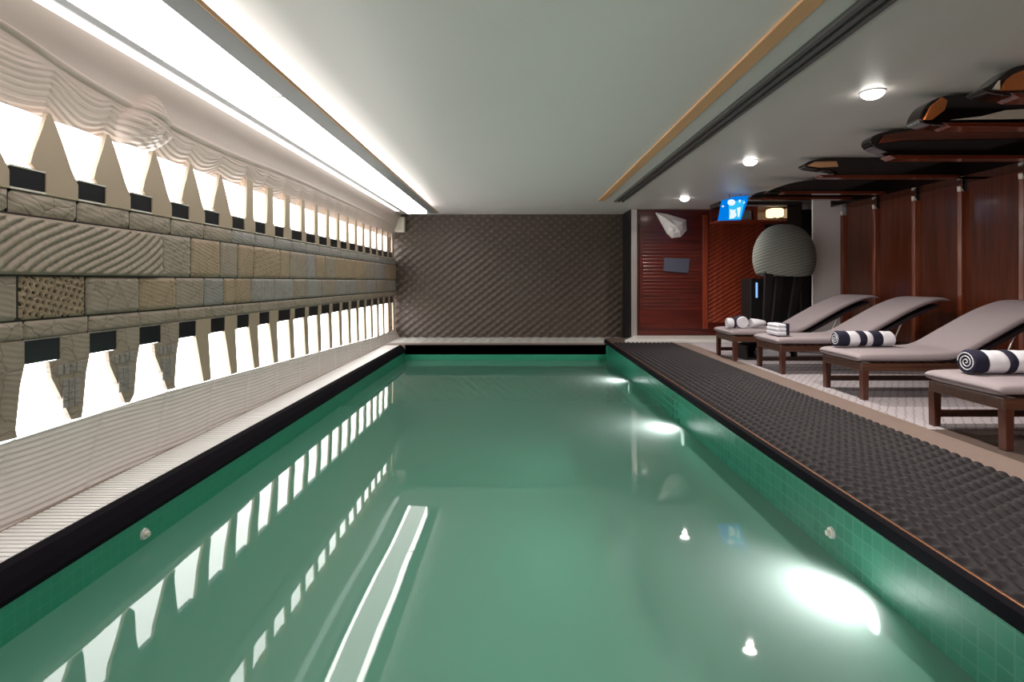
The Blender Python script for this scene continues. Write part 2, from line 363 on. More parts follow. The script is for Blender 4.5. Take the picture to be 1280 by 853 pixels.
# ------------------------------------------------------------------ ceiling and cove
b = MB()
b.box(-2.95, 6.6, Y0, YB + .1, ZC, ZC + .1)
struct(b.build('ceiling', m_ceil))
cl = empty('cove_light', (-2.05, 4.9, ZC - .02))
def put(o, root):           # parent to a root while keeping the world position of its mesh data
    o.parent = root; o.matrix_parent_inverse = Matrix.Identity(4)
    if o.type == 'MESH':
        inv = root.matrix_basis.inverted()
        o.data.transform(inv)
    return o
b = MB(); b.box(-1.985, -1.66, Y0, 10.35, ZC - .15, ZC - .002, bev=.01); put(b.build('diffuser', m_cove), cl)
b = MB(); b.box(-1.988, -1.945, Y0, 10.34, ZC - .153, ZC - .148); put(b.build('bright_edge_strip', m_edge), cl)
b = MB(); b.box(-1.662, -1.650, Y0, 10.34, ZC - .145, ZC - .004); put(b.build('side_uplight', m_edge), cl)
b = MB(); b.box(-2.05, -1.99, Y0, 10.4, ZC - .15, ZC - .075); put(b.build('rail', m_metal_grey), cl)
b = MB(); b.box(-2.385, -2.305, Y0, 11.1, ZC - .012, ZC - .002); put(b.build('thin_strip', m_strip), cl)
tag(cl, 'long bright white light strip hung along the ceiling above the left wall', 'light')
b = MB(); b.box(-1.58, -1.43, Y0, 10.3, ZC - .15, ZC - .13, 0, bev=.005); b.box(-1.43, -1.422, Y0, 10.3, ZC - .15, ZC - .126, 1)
for k in range(0, 14, 6): b.box(-1.67, -1.56, Y0 + .3 + k * .8, Y0 + .32 + k * .8, ZC - .146, ZC - .138, 0)
struct(b.build('trim_8', [m_metal_grey, m_tan_trim]))
b = MB(); b.box(1.41, 1.52, Y0, 9.6, ZC - .02, ZC, bev=.004); struct(b.build('trim_9', m_tan_trim))
b = MB(); b.box(1.70, 1.86, Y0, 9.7, ZC - .012, ZC); b.box(1.70, 1.735, Y0, 9.7, ZC - .03, ZC - .01); b.box(1.765, 1.80, Y0, 9.7, ZC - .03, ZC - .01); b.box(1.83, 1.86, Y0, 9.7, ZC - .03, ZC - .01)
struct(b.build('trim_10', m_track))

# ------------------------------------------------------------------ left wall
PIT = .435
def sill_z(y):              # lower edge of the lower windows
    t = min(1, max(0, (y - 4.0) / 6.0)); return H - .79 - .2 * t
wl = empty('wall_left'); struct(wl)
b = MB(); b.box(-3.0, -2.86, Y0, YB, -.25, ZC); put(b.build('backing', m_plaster), wl)
b = MB(); b.box(-2.66, -2.512, Y0, YB, H - .30, H + .46)
put(b.build('core', m_joint), wl)
# tile rows
MATS_T = [m_taupe, m_grey, m_tan, m_joint, m_sail, pbr('ribbed_stone', rgb(166, 150, 134), 0.5, var=0.2, vscale=9, bump=0.3, bscale=60)]
def relief(b, y0, y1, z0, z1, fn, mi, step=.014, depth=.012):
    nu = max(2, int((y1 - y0) / step)); nv = max(2, int((z1 - z0) / step))
    def g(u, w):
        e = min(1, min(u, 1 - u) * (y1 - y0) / .012, min(w, 1 - w) * (z1 - z0) / .012)
        return (-2.512 + e * (depth + fn(y0 + u * (y1 - y0), z0 + w * (z1 - z0))), y0 + u * (y1 - y0), z0 + w * (z1 - z0))
    b.grid(g, nu, nv, mi)
def flat(y, z): return .002 * math.sin(y * 5 + z * 9)
def ribs(y, z):
    ph = (z * 1.0 - (y - 2.7) * .62 - .05 * math.sin(y * 3.2 + z * 4)) / .056
    return .024 * (abs(math.sin(PI * ph)) ** .6) + .0015 * math.sin(y * 140 + z * 60)
def ribs_soft(y, z):
    ph = (z + (y * .12)) / .03
    return .004 * math.sin(2 * PI * ph)
def holes(y, z):
    p = .038; yy = y / p; zz = (z + .25 * y) / p
    r = int(math.floor(zz)); fy = (yy + .5 * (r % 2)) % 1 - .5; fz = zz % 1 - .5
    d = math.hypot(fy, fz); return -.03 if d < .26 else .004 * math.cos(d * 4)
def crackle(y, z):
    a = abs(math.sin(y * 31 + 2.2 * math.sin(z * 17))) ; c = abs(math.sin(z * 36 + 1.8 * math.sin(y * 13)))
    return .006 * min(1, a * 3) * min(1, c * 3)
def blocks(y, z):
    return .005 if (y % .075) > .008 and ((z + (math.floor(y / .075) % 2) * .04) % .09) > .008 else 0.0
ba = MB()                                           # row A, big diagonal ribs first
edges = [Y0, .6, 2.2, 3.95, 4.32, 4.75, 5.05, 5.35, 5.95, 6.2, 6.7, 7.0, 7.35, 7.8, 8.2, 8.75, 9.3, 9.9, 10.7, YB]
for i, (a, c) in enumerate(zip(edges, edges[1:])):
    fn = ribs if i <= 2 else (ribs_soft if i == 3 else (ribs_soft if i % 4 == 3 else flat))
    mi = 5 if i <= 2 else 0 if i == 3 else ([2, 2, 0, 1, 2, 0, 2][i % 7])
    relief(ba, a + .006, c - .006, H + .035, H + .335, fn, mi, .011 if i in (1, 2) else .018)
put(ba.build('upper_tile_row', MATS_T, fix=False), wl)
bb = MB()                                           # row B
edges = [Y0, .5, 1.4, 2.05, 2.82, 3.26, 3.72, 4.12, 4.5, 4.8, 5.0, 5.3, 5.8, 6.3, 6.7, 7.2, 7.8, 8.2, 8.8, 9.4, 10.0, 10.8, YB]
fns = {3: flat, 4: holes, 5: crackle, 6: blocks, 7: flat, 8: ribs_soft, 9: flat, 10: flat, 11: blocks}
for i, (a, c) in enumerate(zip(edges, edges[1:])):
    fn = fns.get(i, [flat, blocks, crackle, holes, blocks][i % 5] if i < 3 else [flat, blocks, crackle][i % 3])
    mi = {3: 0, 4: 2, 5: 0, 6: 2, 7: 0, 8: 1, 9: 2, 10: 2}.get(i, [0, 1, 1, 0, 1][i % 5])
    relief(bb, a + .006, c - .006, H - .195, H + .025, fn, mi, .006 if i == 4 else .014)
put(bb.build('lower_tile_row', MATS_T, fix=False), wl)
bc = MB()                                           # plain course under the upper windows and over the lower ones
for k in range(-9, 21):
    y = 2.765 + PIT * k
    if y < Y0 or y > YB - .1: continue
    y1 = min(YB, y + PIT)
    relief(bc, y + .003, y1 - .003, H + .345, H + .46, ribs_soft if k < 4 else flat, 0 if k < 5 else 1, .02)
    relief(bc, y + .088, min(YB, y + .082 + PIT), H - .30, H - .205, blocks if k % 2 else flat, 0, .012)
put(bc.build('plain_course', MATS_T, fix=False), wl)

# plaster lip with ribbed scallops over the upper windows
def lip(u, w):
    y = Y0 + u * (YB - Y0); t = w
    fade = 1.0 if y < 5.2 else max(0.35, 1 - (y - 5.2) / 3)
    line = 1.13 - .05 * math.exp(-((y - 4.6) / 1.2) ** 2) + (.10 * math.exp(-((y - 2.55) / .5) ** 2))
    if t < .4:
        s = t / .4; z = 1.4 - s * (1.4 - line); x = -2.385 - .075 * s ** 1.6 - .02 * math.sin(PI * s)
        x += .016 * fade * max(0, 1 - abs(s - .93) / .07)       # raised bead along the edge
    else:
        s = (t - .4) / .6; z = line - s * (line - .895)
        bay = (y - 3.0 + (line - z) * -.25) / PIT
        f = abs(math.sin(PI * bay))
        x = -2.475 - .12 * s ** 1.3 + .04 * fade * (f ** .7) * min(1, s * 3) * (1 - .5 * s)
        x += .0034 * fade * math.sin(2 * PI * (z + .03 * math.sin(y * 6) + .05 * f) / .03) * min(1, s * 6)
    # hanging ribbed leaf
    dy = (y - 3.76) / .25; dz = (z - 1.05) / .19
    r = math.hypot(dy * (1.0 + .7 * max(0, dz)), dz)
    if r < 1: x += .07 * math.sqrt(1 - r * r) + .004 * math.sin(2 * PI * (z + .12 * y) / .034)
    return (x, y, H + z)
b = MB(); b.grid(lip, 1000, 130); put(b.build('plaster_lip', m_plaster, fix=False), wl)

# ribbed pale base between lower windows and ledge
def base(u, w):
    y = Y0 + u * (YB - Y0); zt = sill_z(y) ; z = LZ + (zt - LZ) * (1 - w)
    x = -2.515 + .085 * w ** 1.25
    seam = min(abs(((y + .25 * w) / .62) % 1 - .5) * .62, .02) / .02
    rib = .0032 * math.sin(2 * PI * (z + .03 * y + .006 * math.sin(y * 5)) / .028)
    return (x + (rib + .012) * min(1, .15 + seam), y, z)
b = MB(); b.grid(base, 900, 110); put(b.build('ribbed_base', m_ribbed, fix=False), wl)

# the two rows of lit openings, each with its own light panel, black plate and stone fin
nwin = 0
for k in range(-9, 21):
    y = 2.765 + PIT * k
    if y < Y0 or y > YB - .35: continue
    nwin += 1
    w = struct(empty('window_%d' % nwin, (-2.5, y, H + .46)))
    b = MB(); b.box(-2.66, -2.645, y - .02, y + PIT - .02, H + .46, H + 1.12); put(b.build('light_panel', m_cover), w)
    bw = .215 if k < 7 else .30
    b = MB(); b.box(-2.55, -2.507, y, y + bw, H + .462, H + .575, 0); b.box(-2.55, -2.498, y, y + bw, H + .462, H + .472, 1); b.box(-2.55, -2.5, y, y + bw, H + .575, H + .583, 1)
    put(b.build('black_plate', [m_black, m_whiteobj]), w)
    if k <= 4:
        q = (0, .46), (PIT, .46), (PIT, .55), (.385, .63), (.335, .74), (.285, .84), (.245, .905), (.225, .90), (.19, .80), (.14, .68), (.12, .61), (.15, .588), (.217, .580)
        pts = [(y + (.217 if i == 0 else a), H + z) for i, (a, z) in enumerate(q)]
        sh = (k + 1) * 0.0
    else:
        pts = [(y + .22, H + .46), (y + PIT, H + .46), (y + PIT, H + .565), (y + .40, H + .60), (y + .385, H + .95), (y + .27, H + .95), (y + .25, H + .60), (y + .22, H + .575)]
        if k >= 8: pts = [(y + .30, H + .46), (y + PIT, H + .46), (y + PIT, H + .58), (y + .40, H + .60), (y + .385, H + .96), (y + .29, H + .96), (y + .28, H + .60), (y + .30, H + .575)]
    b = MB(); b.prism(pts, -2.525, -2.50, 'x', bev=.003); put(b.build('fin', m_sail), w)
for k in range(-9, 21):
    y = 2.85 + PIT * k
    if y < Y0 or y > YB - .3: continue
    nwin += 1
    zb = sill_z(y)
    w = struct(empty('window_%d' % nwin, (-2.5, y, zb)))
    b = MB(); b.box(-2.60, -2.585, y - .1, y + PIT - .1, .04, H - .30); put(b.build('light_panel', m_cover), w)
    bw = .225 if k < 7 else .32
    b = MB(); b.box(-2.55, -2.507, y, y + bw, H - .425, H - .302, 0); b.box(-2.55, -2.5, y, y + bw, H - .306, H - .300, 1)
    put(b.build('black_plate', [m_black, m_grey]), w)
    T = H - .30; B2 = H - .43
    if k <= 2:
        r = [.0, .03, -.02][k % 3]
        pts = [(y + bw, T), (y + PIT, T), (y + PIT, B2), (y + .41, B2 - .1), (y + .385, zb + .05), (y + .375 - r, zb + .005), (y + .30, zb + .01), (y + .22, zb + .17), (y + .165, B2 - .09), (y + .15, B2), (y + bw, B2)]
    else:
        pts = [(y + bw, T), (y + PIT, T), (y + PIT, B2), (y + .40, B2), (y + .44, zb - .01), (y + .33, zb - .01), (y + (.22 if k < 7 else .27), B2), (y + bw, B2)]
    b = MB(); b.prism(pts, -2.525, -2.50, 'x', bev=.003); put(b.build('fin', m_sail if k > 2 else m_taupe), w)
    if k in (0, 1, 2):
        b = MB()
        for j in range(4): b.box(-2.503, -2.494, y + .20 + j * .045, y + .235 + j * .045, B2 - .085, B2 - .03, bev=.004)
        for j in range(3):
            for q in range(4): b.box(-2.503, -2.494, y + .235 + j * .042, y + .272 + j * .042, B2 - .15 - q * .04, B2 - .115 - q * .04, bev=.003)
        put(b.build('mosaic_stone', m_grey), w)

# ------------------------------------------------------------------ end wall
b = MB(); b.box(XL - .4, 2.32, YB, YB + .1, -.25, ZC); struct(b.build('wall_back', m_backwall))
b = MB(); b.box(2.22, 2.36, 10.86, YB, -.2, ZC, 1); b.box(2.235, 2.345, 10.84, 10.86, 0, ZC, 0, bev=.006)
struct(b.build('trim_11', [m_steel, m_dark]))
YW = 10.9
b = MB(); b.box(2.36, 6.6, YW, YW + .1, 0, ZC); struct(b.build('wall_wood', m_redwood))
b = MB(); b.box(6.5, 6.6, 9.2, YW, 0, ZC); struct(b.build('wall_alcove', m_dark))
sp = MB(); sp.box(2.40, 3.62, YW - .03, YW, 0.18, H + 1.28, 0)
for j in range(23): 
    z = .55 + j * .068; sp.box(2.46, 3.56, YW - .042, YW - .028, z, z + .036, 0, bev=.006)
t = empty('slatted_wall_panel', (3.0, YW - .03, 0)); put(sp.build('backing', m_redwood), t)
b = MB(); b.box(3.62, 3.72, YW - .06, YW, .18, H + 1.28, bev=.01); put(b.build('frame_post', m_orangewood), t)
tag(t, 'red mahogany wall panel of horizontal slats on the end wall', 'panel')
dp = MB()
def diag(u, w):
    x = 3.74 + u * 1.1; z = .3 + w * 1.95
    return (x, YW - .014 - .006 * math.sin(2 * PI * (z - x * .6) / .085), z)
dp.grid(diag, 90, 160); dp.box(3.74, 4.84, YW - .008, YW, .3, 2.25)
tag(dp.build('diagonal_wall_panel', m_orangewood, fix=False), 'orange brown wood panel with diagonal grooves below the high shelf', 'panel')
b = MB(); b.box(4.86, 6.5, YW - .02, YW, 0, ZC); struct(b.build('trim_12', m_dark))

# tablet on slatted panel
b = MB(); b.prism([(2.85, H + .20), (3.33, H + .16), (3.36, H + .44), (2.86, H + .46)], YW - .085, YW - .044, 'y', bev=.008)
tag(b.build('wall_tablet', m_slate), 'small dark slate grey tablet mounted on the red slatted panel', 'tablet')
# white crumpled lamp
b = MB()
A = [(2.70, H + 1.33), (2.92, H + 1.30), (3.28, H + 1.19), (3.29, H + .98), (3.18, H + .86), (3.02, H + .84), (2.92, H + .93), (2.84, H + 1.08)]
cx, cz = 3.06, H + 1.04
v = [(x, YW - .10, z) for x, z in A] + [(cx + (x - cx) * .55, YW - .22 + .03 * (i % 2), cz + (z - cz) * .55) for i, (x, z) in enumerate(A)] + [(cx, YW - .24, cz)] + [(x, YW - .04, z) for x, z in A]
n = len(A); f = []
for i in range(n):
    j = (i + 1) % n
    f += [(i, j, n + j), (i, n + j, n + i), (n + i, n + j, 2 * n), (2 * n + 1 + i, 2 * n + 1 + j, j), (2 * n + 1 + i, j, i)]
f.append([2 * n + 1 + i for i in range(n)][::-1])
b.add(v, f, 0)
tag(b.build('crumpled_wall_lamp', pbr('lamp_white', rgb(245, 236, 236), 0.3, var=0.08)), 'white faceted wedge shaped wall lamp high on the red slatted panel', 'lamp')
# small speaker box on the back wall
t = empty('wall_speaker', (-2.40, YB - .02, H + 1.03))
b = MB(); b.box(-2.50, -2.30, YB - .14, YB, H + 1.02, H + 1.33, bev=.015); put(b.build('housing', m_whiteobj), t)
b = MB(); b.box(-2.48, -2.32, YB - .148, YB - .138, H + 1.05, H + 1.30, bev=.004); put(b.build('grille', m_beige), t)
tag(t, 'small cream box speaker in the top left corner of the brown end wall', 'speaker')

# hanging open cabinet with lamp and box
YS = 9.75
t = empty('hanging_shelf', (4.2, YS, H + 1.06))
b = MB(); b.box(3.55, 4.72, YS, YS + .5, H + 1.045, H + 1.075, 0, bev=.005); put(b.build('shelf_board', m_orangewood), t)
b = MB(); b.box(3.55, 4.9, YS + .02, YS + .5, H + 1.315, ZC - .001); put(b.build('top_board', m_lacquer), t)
b = MB(); b.box(3.55, 4.9, YS, YS + .02, H + 1.31, H + 1.335); put(b.build('edge_strip', m_steel), t)
b = MB(); b.box(3.55, 4.72, YS + .46, YS + .5, H + 1.075, H + 1.315); put(b.build('back_board', m_redwood), t)
b = MB(); b.box(4.18, 4.25, YS + .1, YS + .46, H + 1.075, H + 1.315); put(b.build('divider', m_orangewood), t)
b = MB(); b.box(4.72, 4.98, YS, YS + .5, H + .95, ZC - .002); put(b.build('end_panel', m_lacquer), t)
tag(t, 'narrow open wooden shelf hung under the ceiling beside the blue sign', 'shelf')
t = empty('shelf_lamp', (4.58, YS + .14, H + 1.076))
b = MB(); b.box(4.46, 4.70, YS + .05, YS + .28, H + 1.13, H + 1.29, bev=.045); put(b.build('lamp_shade', m_lamp), t)
b = MB(); b.tube((4.58, YS + .165, H + 1.076), (4.58, YS + .165, H + 1.14), .05, .03); put(b.build('base', m_dark), t)
tag(t, 'small glowing warm lamp on the high hanging shelf', 'lamp')
b = MB(); b.box(3.90, 4.14, YS + .08, YS + .3, H + 1.076, H + 1.25, bev=.02)
tag(b.build('storage_box', m_dome), 'grey green textured box on the high shelf beside the blue sign', 'box')

# blue lit sign hanging from ceiling
YG = 8.95
t = empty('hanging_sign', (3.43, YG, ZC))
b = MB(); b.prism([(3.24, H + .975), (3.60, H + .985), (3.73, H + 1.37), (3.50, H + 1.36), (3.30, H + 1.30)], YG, YG + .05, 'y', bev=.004); put(b.build('sign_board', m_blue), t)
b = MB(); b.prism([(3.40, H + .99), (3.585, H + 1.0), (3.66, H + 1.30), (3.40, H + 1.28)], YG - .004, YG - .001, 'y'); put(b.build('pale_blue_field', m_cyan), t)
b = MB()
def disc(b, x, z, rx, rz, y0, y1): b.prism([(x + rx * math.cos(2 * PI * i / 20), z + rz * math.sin(2 * PI * i / 20)) for i in range(20)], y0, y1, 'y')
disc(b, 3.44, H + 1.262, .062, .05, YG - .012, YG - .004)
b.prism([(3.41, H + 1.0), (3.475, H + 1.01), (3.52, H + 1.05), (3.515, H + 1.09), (3.50, H + 1.11), (3.515, H + 1.155), (3.49, H + 1.145), (3.44, H + 1.145), (3.415, H + 1.155), (3.42, H + 1.09)], YG - .012, YG - .004, 'y')
b.prism([(3.545, H + 1.03), (3.565, H + 1.03), (3.59, H + 1.19), (3.53, H + 1.175)], YG - .012, YG - .004, 'y')
b.prism([(3.565, H + 1.26), (3.58, H + 1.26), (3.592, H + 1.305), (3.555, H + 1.305)], YG - .012, YG - .004, 'y')
b.prism([(3.63, H + 1.24), (3.655, H + 1.255), (3.655, H + 1.275), (3.63, H + 1.265)], YG - .012, YG - .004, 'y')
disc(b, 3.305, H + 1.20, .016, .014, YG - .012, YG)
put(b.build('white_pictogram', m_signwhite), t)
for x in (3.42, 3.60):
    b = MB(); b.tube((x, YG + .025, H + 1.3), (x, YG + .025, ZC), .006); put(b.build('hanger', m_track), t)
tag(t, 'glowing blue slanted sign with white pictograms hanging below the ceiling', 'sign')

# domed sculpture
t = empty('domed_sculpture', (4.31, 9.0, 0))
rings = []
for i in range(21):
    a = i / 20; ph = .03 + a * PI * .66
    rr_ = math.sin(ph) ** .85; zz_ = 1.46 + (.56 * math.cos(ph) if ph < PI / 2 else .50 * math.cos(ph))
    rings.append([(.50 * rr_ * math.cos(2 * PI * j / 36), .28 * rr_ * math.sin(2 * PI * j / 36), zz_ + .03 * a * math.sin(4 * PI * j / 36 + 1)) for j in range(36)])
b = MB(); b.loft(rings); b.build('dome', m_dome, t)
for (x0, x1, yy) in ((-.30, -.36, -.12), (-.05, -.2, .0), (.20, -.02, -.1), (.38, .36, .1)):
    b = MB(); b.prism([(x0 - .07, 1.3), (x0 + .07, 1.3), (x1 + .045, 0), (x1 - .045, 0)], yy - .03, yy + .03, 'y', bev=.008); b.build('leg', m_dark, t)
tag(t, 'large grey green dome on dark slanting legs in the dark alcove by the column', 'sculpture')
# dark screen with a blue lit slit beside it
t = empty('black_cabinet', (4.22, 9.75, 0))
b = MB(); b.box(-.18, .55, -.1, .3, 0, 1.15, bev=.02); b.build('body', m_dark, t)
b = MB(); b.box(-.09, -.06, -.112, -.098, .82, 1.08); b.build('blue_light', emit('blue_slit', (.25, .5, 1.0, 1), 1.2), t)
tag(t, 'black cabinet with a thin blue light slit behind the domed sculpture', 'cabinet')

# ------------------------------------------------------------------ right wall
wr = struct(empty('wall_right'))
b = MB(); b.box(XR + .03, XR + .1, Y0, 9.3, 0, ZC); put(b.build('backing', m_dark), wr)
bord = [-1.2, -.4, .5, 1.4, 2.3, 3.2, 4.1, 5.0, 5.9, 6.72, 7.5, 8.33, 9.15]
for a, c in zip(bord, bord[1:]):
    b = MB(); b.box(XR, XR + .03, a + .06, c - .02, .1, ZC, bev=.004); put(b.build('wood_panel', m_mahog), wr)
    b = MB(); b.prism([(XR + .03, c - .05), (XR + .03, c + .06), (XR - .05, c + .05), (XR - .09, c + .02), (XR - .08, c - .03)], .1, ZC - .32, 'z', bev=.006)
    p_ = put(b.build('pilaster', m_mahog_fin), wr)
    b = MB(); b.prism([(XR - .085, ZC - .32), (XR - .04, ZC - .32), (XR - .09, ZC - .26)], c - .025, c + .025, 'y'); put(b.build('cap', m_whiteobj), wr)
b = MB(); b.box(XR - .02, XR + .03, Y0, 9.2, 0, .1); struct(b.build('baseboard_right', m_dark))
b = MB(); b.box(4.88, 5.5, 9.2, 9.24, 0, ZC); struct(b.build('column', m_column)); bpy.data.objects['column'].name = 'wall_column'
b = MB(); b.box(5.0, XR, Y0, 8.9, ZC - .22, ZC); struct(b.build('trim_13', m_lacquer))
b = MB(); b.box(-3.0, 6.6, Y0 - .1, Y0, 0, ZC); struct(b.build('wall_behind', m_plaster))

# lacquered beams stepping along the right of the ceiling
def beam(d, pts, label, thick=.15):
    """pts: outline in metres across the room (x, height above eye)"""
    t = empty('lacquered_beam', (XR, d, ZC))
    for _ in range(2):                                  # round the free end
        q = []; n = len(pts)
        for i in range(n):
            a, c = pts[i], pts[(i + 1) % n]
            if a[0] > W - .01: q.append(a)
            if a[0] > W - .01 and c[0] > W - .01: continue
            if a[0] <= W - .01: q.append((a[0] * .75 + c[0] * .25, a[1] * .75 + c[1] * .25) if c[0] <= W - .01 else (a[0] + min(.1, .25 * (c[0] - a[0])), a[1]))
            if c[0] <= W - .01: q.append((a[0] * .25 + c[0] * .75, a[1] * .25 + c[1] * .75) if a[0] <= W - .01 else (c[0] + min(.1, .25 * (a[0] - c[0])), c[1]))
        pts = q
    b = MB(); b.prism([(x, H + z) for x, z in pts], d, d + thick, 'y', bev=.012); put(b.build('body', m_lacquer), t)
    zb = min(z for x, z in pts); x0 = min(x for x, z in pts)
    b = MB(); b.prism([(x0 + .16, H + zb + .02), (XR - .42, H + zb + .02), (XR - .42, H + zb - .012), (x0 + .22, H + zb - .012)], d - .012, d + thick - .02, 'y', bev=.005); put(b.build('underside_trim', m_browngloss), t)
    tag(t, label, 'beam', None); return t
G = None
W = XR - .001
beam(8.3, [(3.47, 1.25), (3.56, 1.32), (3.85, 1.37), (4.2, 1.399), (W, 1.399), (W, 1.235), (3.5, 1.23)], 'thinnest dark lacquered ceiling beam, just above the top of the grey column')
beam(7.54, [(3.37, 1.21), (3.6, 1.30), (3.85, 1.36), (4.3, 1.399), (W, 1.399), (W, 1.22), (3.42, 1.195)], 'dark lacquered ceiling beam with pointed end, second step up from the grey column')
t = beam(6.3, [(3.22, 1.30), (3.30, 1.36), (3.5, 1.399), (W, 1.399), (W, 1.18), (3.65, 1.18), (3.6, 1.25), (3.35, 1.262)], 'dark lacquered ceiling beam with a cream lens at its tip')
b = MB(); b.prism([(3.27, H + 1.30), (3.36, H + 1.345), (3.60, H + 1.35), (3.62, H + 1.29), (3.42, H + 1.28)], 6.285, 6.3, 'y', bev=.003); put(b.build('lens', m_tan_trim), t)
t = beam(5.1, [(3.22, 1.27), (3.26, 1.34), (3.42, 1.38), (3.6, 1.399), (W, 1.399), (W, 1.13), (3.5, 1.14), (3.28, 1.21)], 'broad glossy brown ceiling beam with rounded end, below the pair with orange ends')
b = MB(); b.prism([(3.29, H + 1.25), (3.34, H + 1.33), (3.6, H + 1.375), (W - .4, H + 1.375), (W - .4, H + 1.31), (3.5, H + 1.28)], 5.085, 5.1, 'y', bev=.003); put(b.build('brown_face', m_browngloss), t)
t = beam(4.13, [(2.97, 1.20), (3.02, 1.30), (3.10, 1.355), (3.2, 1.38), (3.45, 1.399), (W, 1.399), (W, 1.15), (3.1, 1.15), (3.0, 1.165)], 'dark ceiling beam with a single orange end cap and a painted pale reflection')
b = MB(); b.prism([(3.0, H + 1.19), (3.05, H + 1.29), (3.13, H + 1.355), (3.17, H + 1.33), (3.15, H + 1.26), (3.06, H + 1.19)], 4.11, 4.13, 'y', bev=.004); put(b.build('end_cap', m_orange), t)
b = MB(); b.prism([(3.2, H + 1.19), (3.42, H + 1.215), (3.6, H + 1.26), (3.85, H + 1.275), (4.2, H + 1.265), (4.2, H + 1.21), (3.6, H + 1.195)], 4.115, 4.13, 'y', bev=.003); put(b.build('painted_reflection', m_whiteobj), t)  # pale shape painted in place of a white reflection on the lacquer
t = beam(3.6, [(3.0, 1.24), (3.06, 1.27), (3.13, 1.33), (3.21, 1.39), (3.35, 1.399), (W, 1.399), (W, 1.19), (3.2, 1.19), (3.03, 1.215)], 'dark ceiling beam with curved orange arch on its face, topmost of the stepped beams', .15)
b = MB()
arc = [(3.40 + .29 * math.cos(a), H + 1.225 + .15 * math.sin(a)) for a in [PI - i * PI / 12 for i in range(13)]]
arc2 = [(3.42 + .17 * math.cos(a), H + 1.225 + .075 * math.sin(a)) for a in [PI - i * PI / 12 for i in range(13)]]
b.prism(arc + arc2[::-1], 3.575, 3.6, 'y'); put(b.build('orange_arch', m_orange), t)
b = MB(); b.prism([(3.06, H + 1.235), (3.10, H + 1.23), (3.10, H + 1.29)], 3.585, 3.6, 'y'); put(b.build('white_inlay', m_whiteobj), t)

# ------------------------------------------------------------------ sun loungers
def resample(pts, n):
    """Catmull-Rom through (x,z,thick)"""
    P = [pts[0]] + pts + [pts[-1]]; out = []; m = len(pts) - 1
    for k in range(n + 1):
        t = k / n * m; i = min(int(t), m - 1); f = t - i; a, b_, c, d = P[i], P[i + 1], P[i + 2], P[i + 3]
        out.append(tuple(.5 * ((2 * b_[q]) + (-a[q] + c[q]) * f + (2 * a[q] - 5 * b_[q] + 4 * c[q] - d[q]) * f * f + (-a[q] + 3 * b_[q] - 3 * c[q] + d[q]) * f ** 3) for q in range(len(b_))))
    return out
def make_lounger():
    t = empty('sun_lounger')
    Wd = .335
    path = resample([(.0, .375, .05), (.05, .39, .085), (.4, .392, .095), (.80, .40, .095), (.98, .44, .09), (1.25, .59, .085), (1.55, .755, .08), (1.80, .86, .065), (1.95, .885, .045), (2.02, .872, .02)], 60)
    rings = []
    for i, (x, z, th) in enumerate(path):
        a = path[max(0, i - 1)]; c = path[min(len(path) - 1, i + 1)]
        tx, tz = c[0] - a[0], c[1] - a[1]; L = math.hypot(tx, tz); nx, nz = -tz / L, tx / L
        r = []
        for j in range(28):
            an = 2 * PI * j / 28; cy = math.cos(an); cs = math.sin(an)
            u = math.copysign(abs(cy) ** .35, cy) * Wd; h = math.copysign(abs(cs) ** .55, cs) * th / 2
            r.append((x + nx * h, u, z + nz * h))
        rings.append(r)
    b = MB(); b.loft(rings); cu = b.build('cushion', m_cushion, t)
    b = MB()
    for i in range(5): pass
    b.prism([(.93, .36), (1.02, .375), (1.30, .53), (1.60, .695), (1.92, .825), (1.93, .80), (1.60, .655), (1.30, .49), (1.0, .33)], -.29, .29, 'y'); b.build('backrest_frame', m_under, t)
    b = MB()
    for s in (-1, 1): b.box(.03, 1.85, s * .31 - .022, s * .31 + .022, .265, .335, bev=.006)
    b.box(1.80, 1.85, -.30, .30, .265, .335, bev=.006); b.box(.02, .07, -.33, .33, .26, .345, bev=.012)
    for k in range(9): b.box(.18 + k * .09, .23 + k * .09, -.30, .30, .325, .343)
    b.build('bed_frame', m_frame, t)
    for s in (-1, 1):
        for x in (.055, 1.78):
            b = MB(); b.prism([(x - .03, .27), (x + .03, .27), (x + .024, 0), (x - .024, 0)], s * .31 - .03, s * .31 + .03, 'y', bev=.004); b.build('leg', m_legwood, t)
    b = MB(); b.box(.08, 1.76, .285, .325, .07, .12, bev=.006); b.build('stretcher', m_frame, t)
    for s in (-1, 1):
        b = MB(); b.tube((1.50, s * .27, .62), (1.36, s * .27, .30), .010); b.build('prop_rod', m_steel, t)
    return t
base_l = make_lounger()
LL = [((2.96, 8.02), 'grey cushioned sun lounger nearest the grey column, with three small towel rolls at its foot'),
      ((3.10, 6.94), 'grey cushioned sun lounger with a single strapped white towel at its foot'),
      ((3.17, 5.50), 'grey cushioned sun lounger holding the long many banded towel roll'),
      ((3.13, 3.95), 'grey cushioned sun lounger cut off by the picture edge, holding the largest towel roll')]
for i, ((x, y), lb) in enumerate(LL):
    o = base_l if i == 0 else copy_tree(base_l)
    o.location = (x, y, .004); tag(o, lb, 'sun lounger', 'sun loungers in a row facing the pool')
LS = .004 + .449            # lounger top

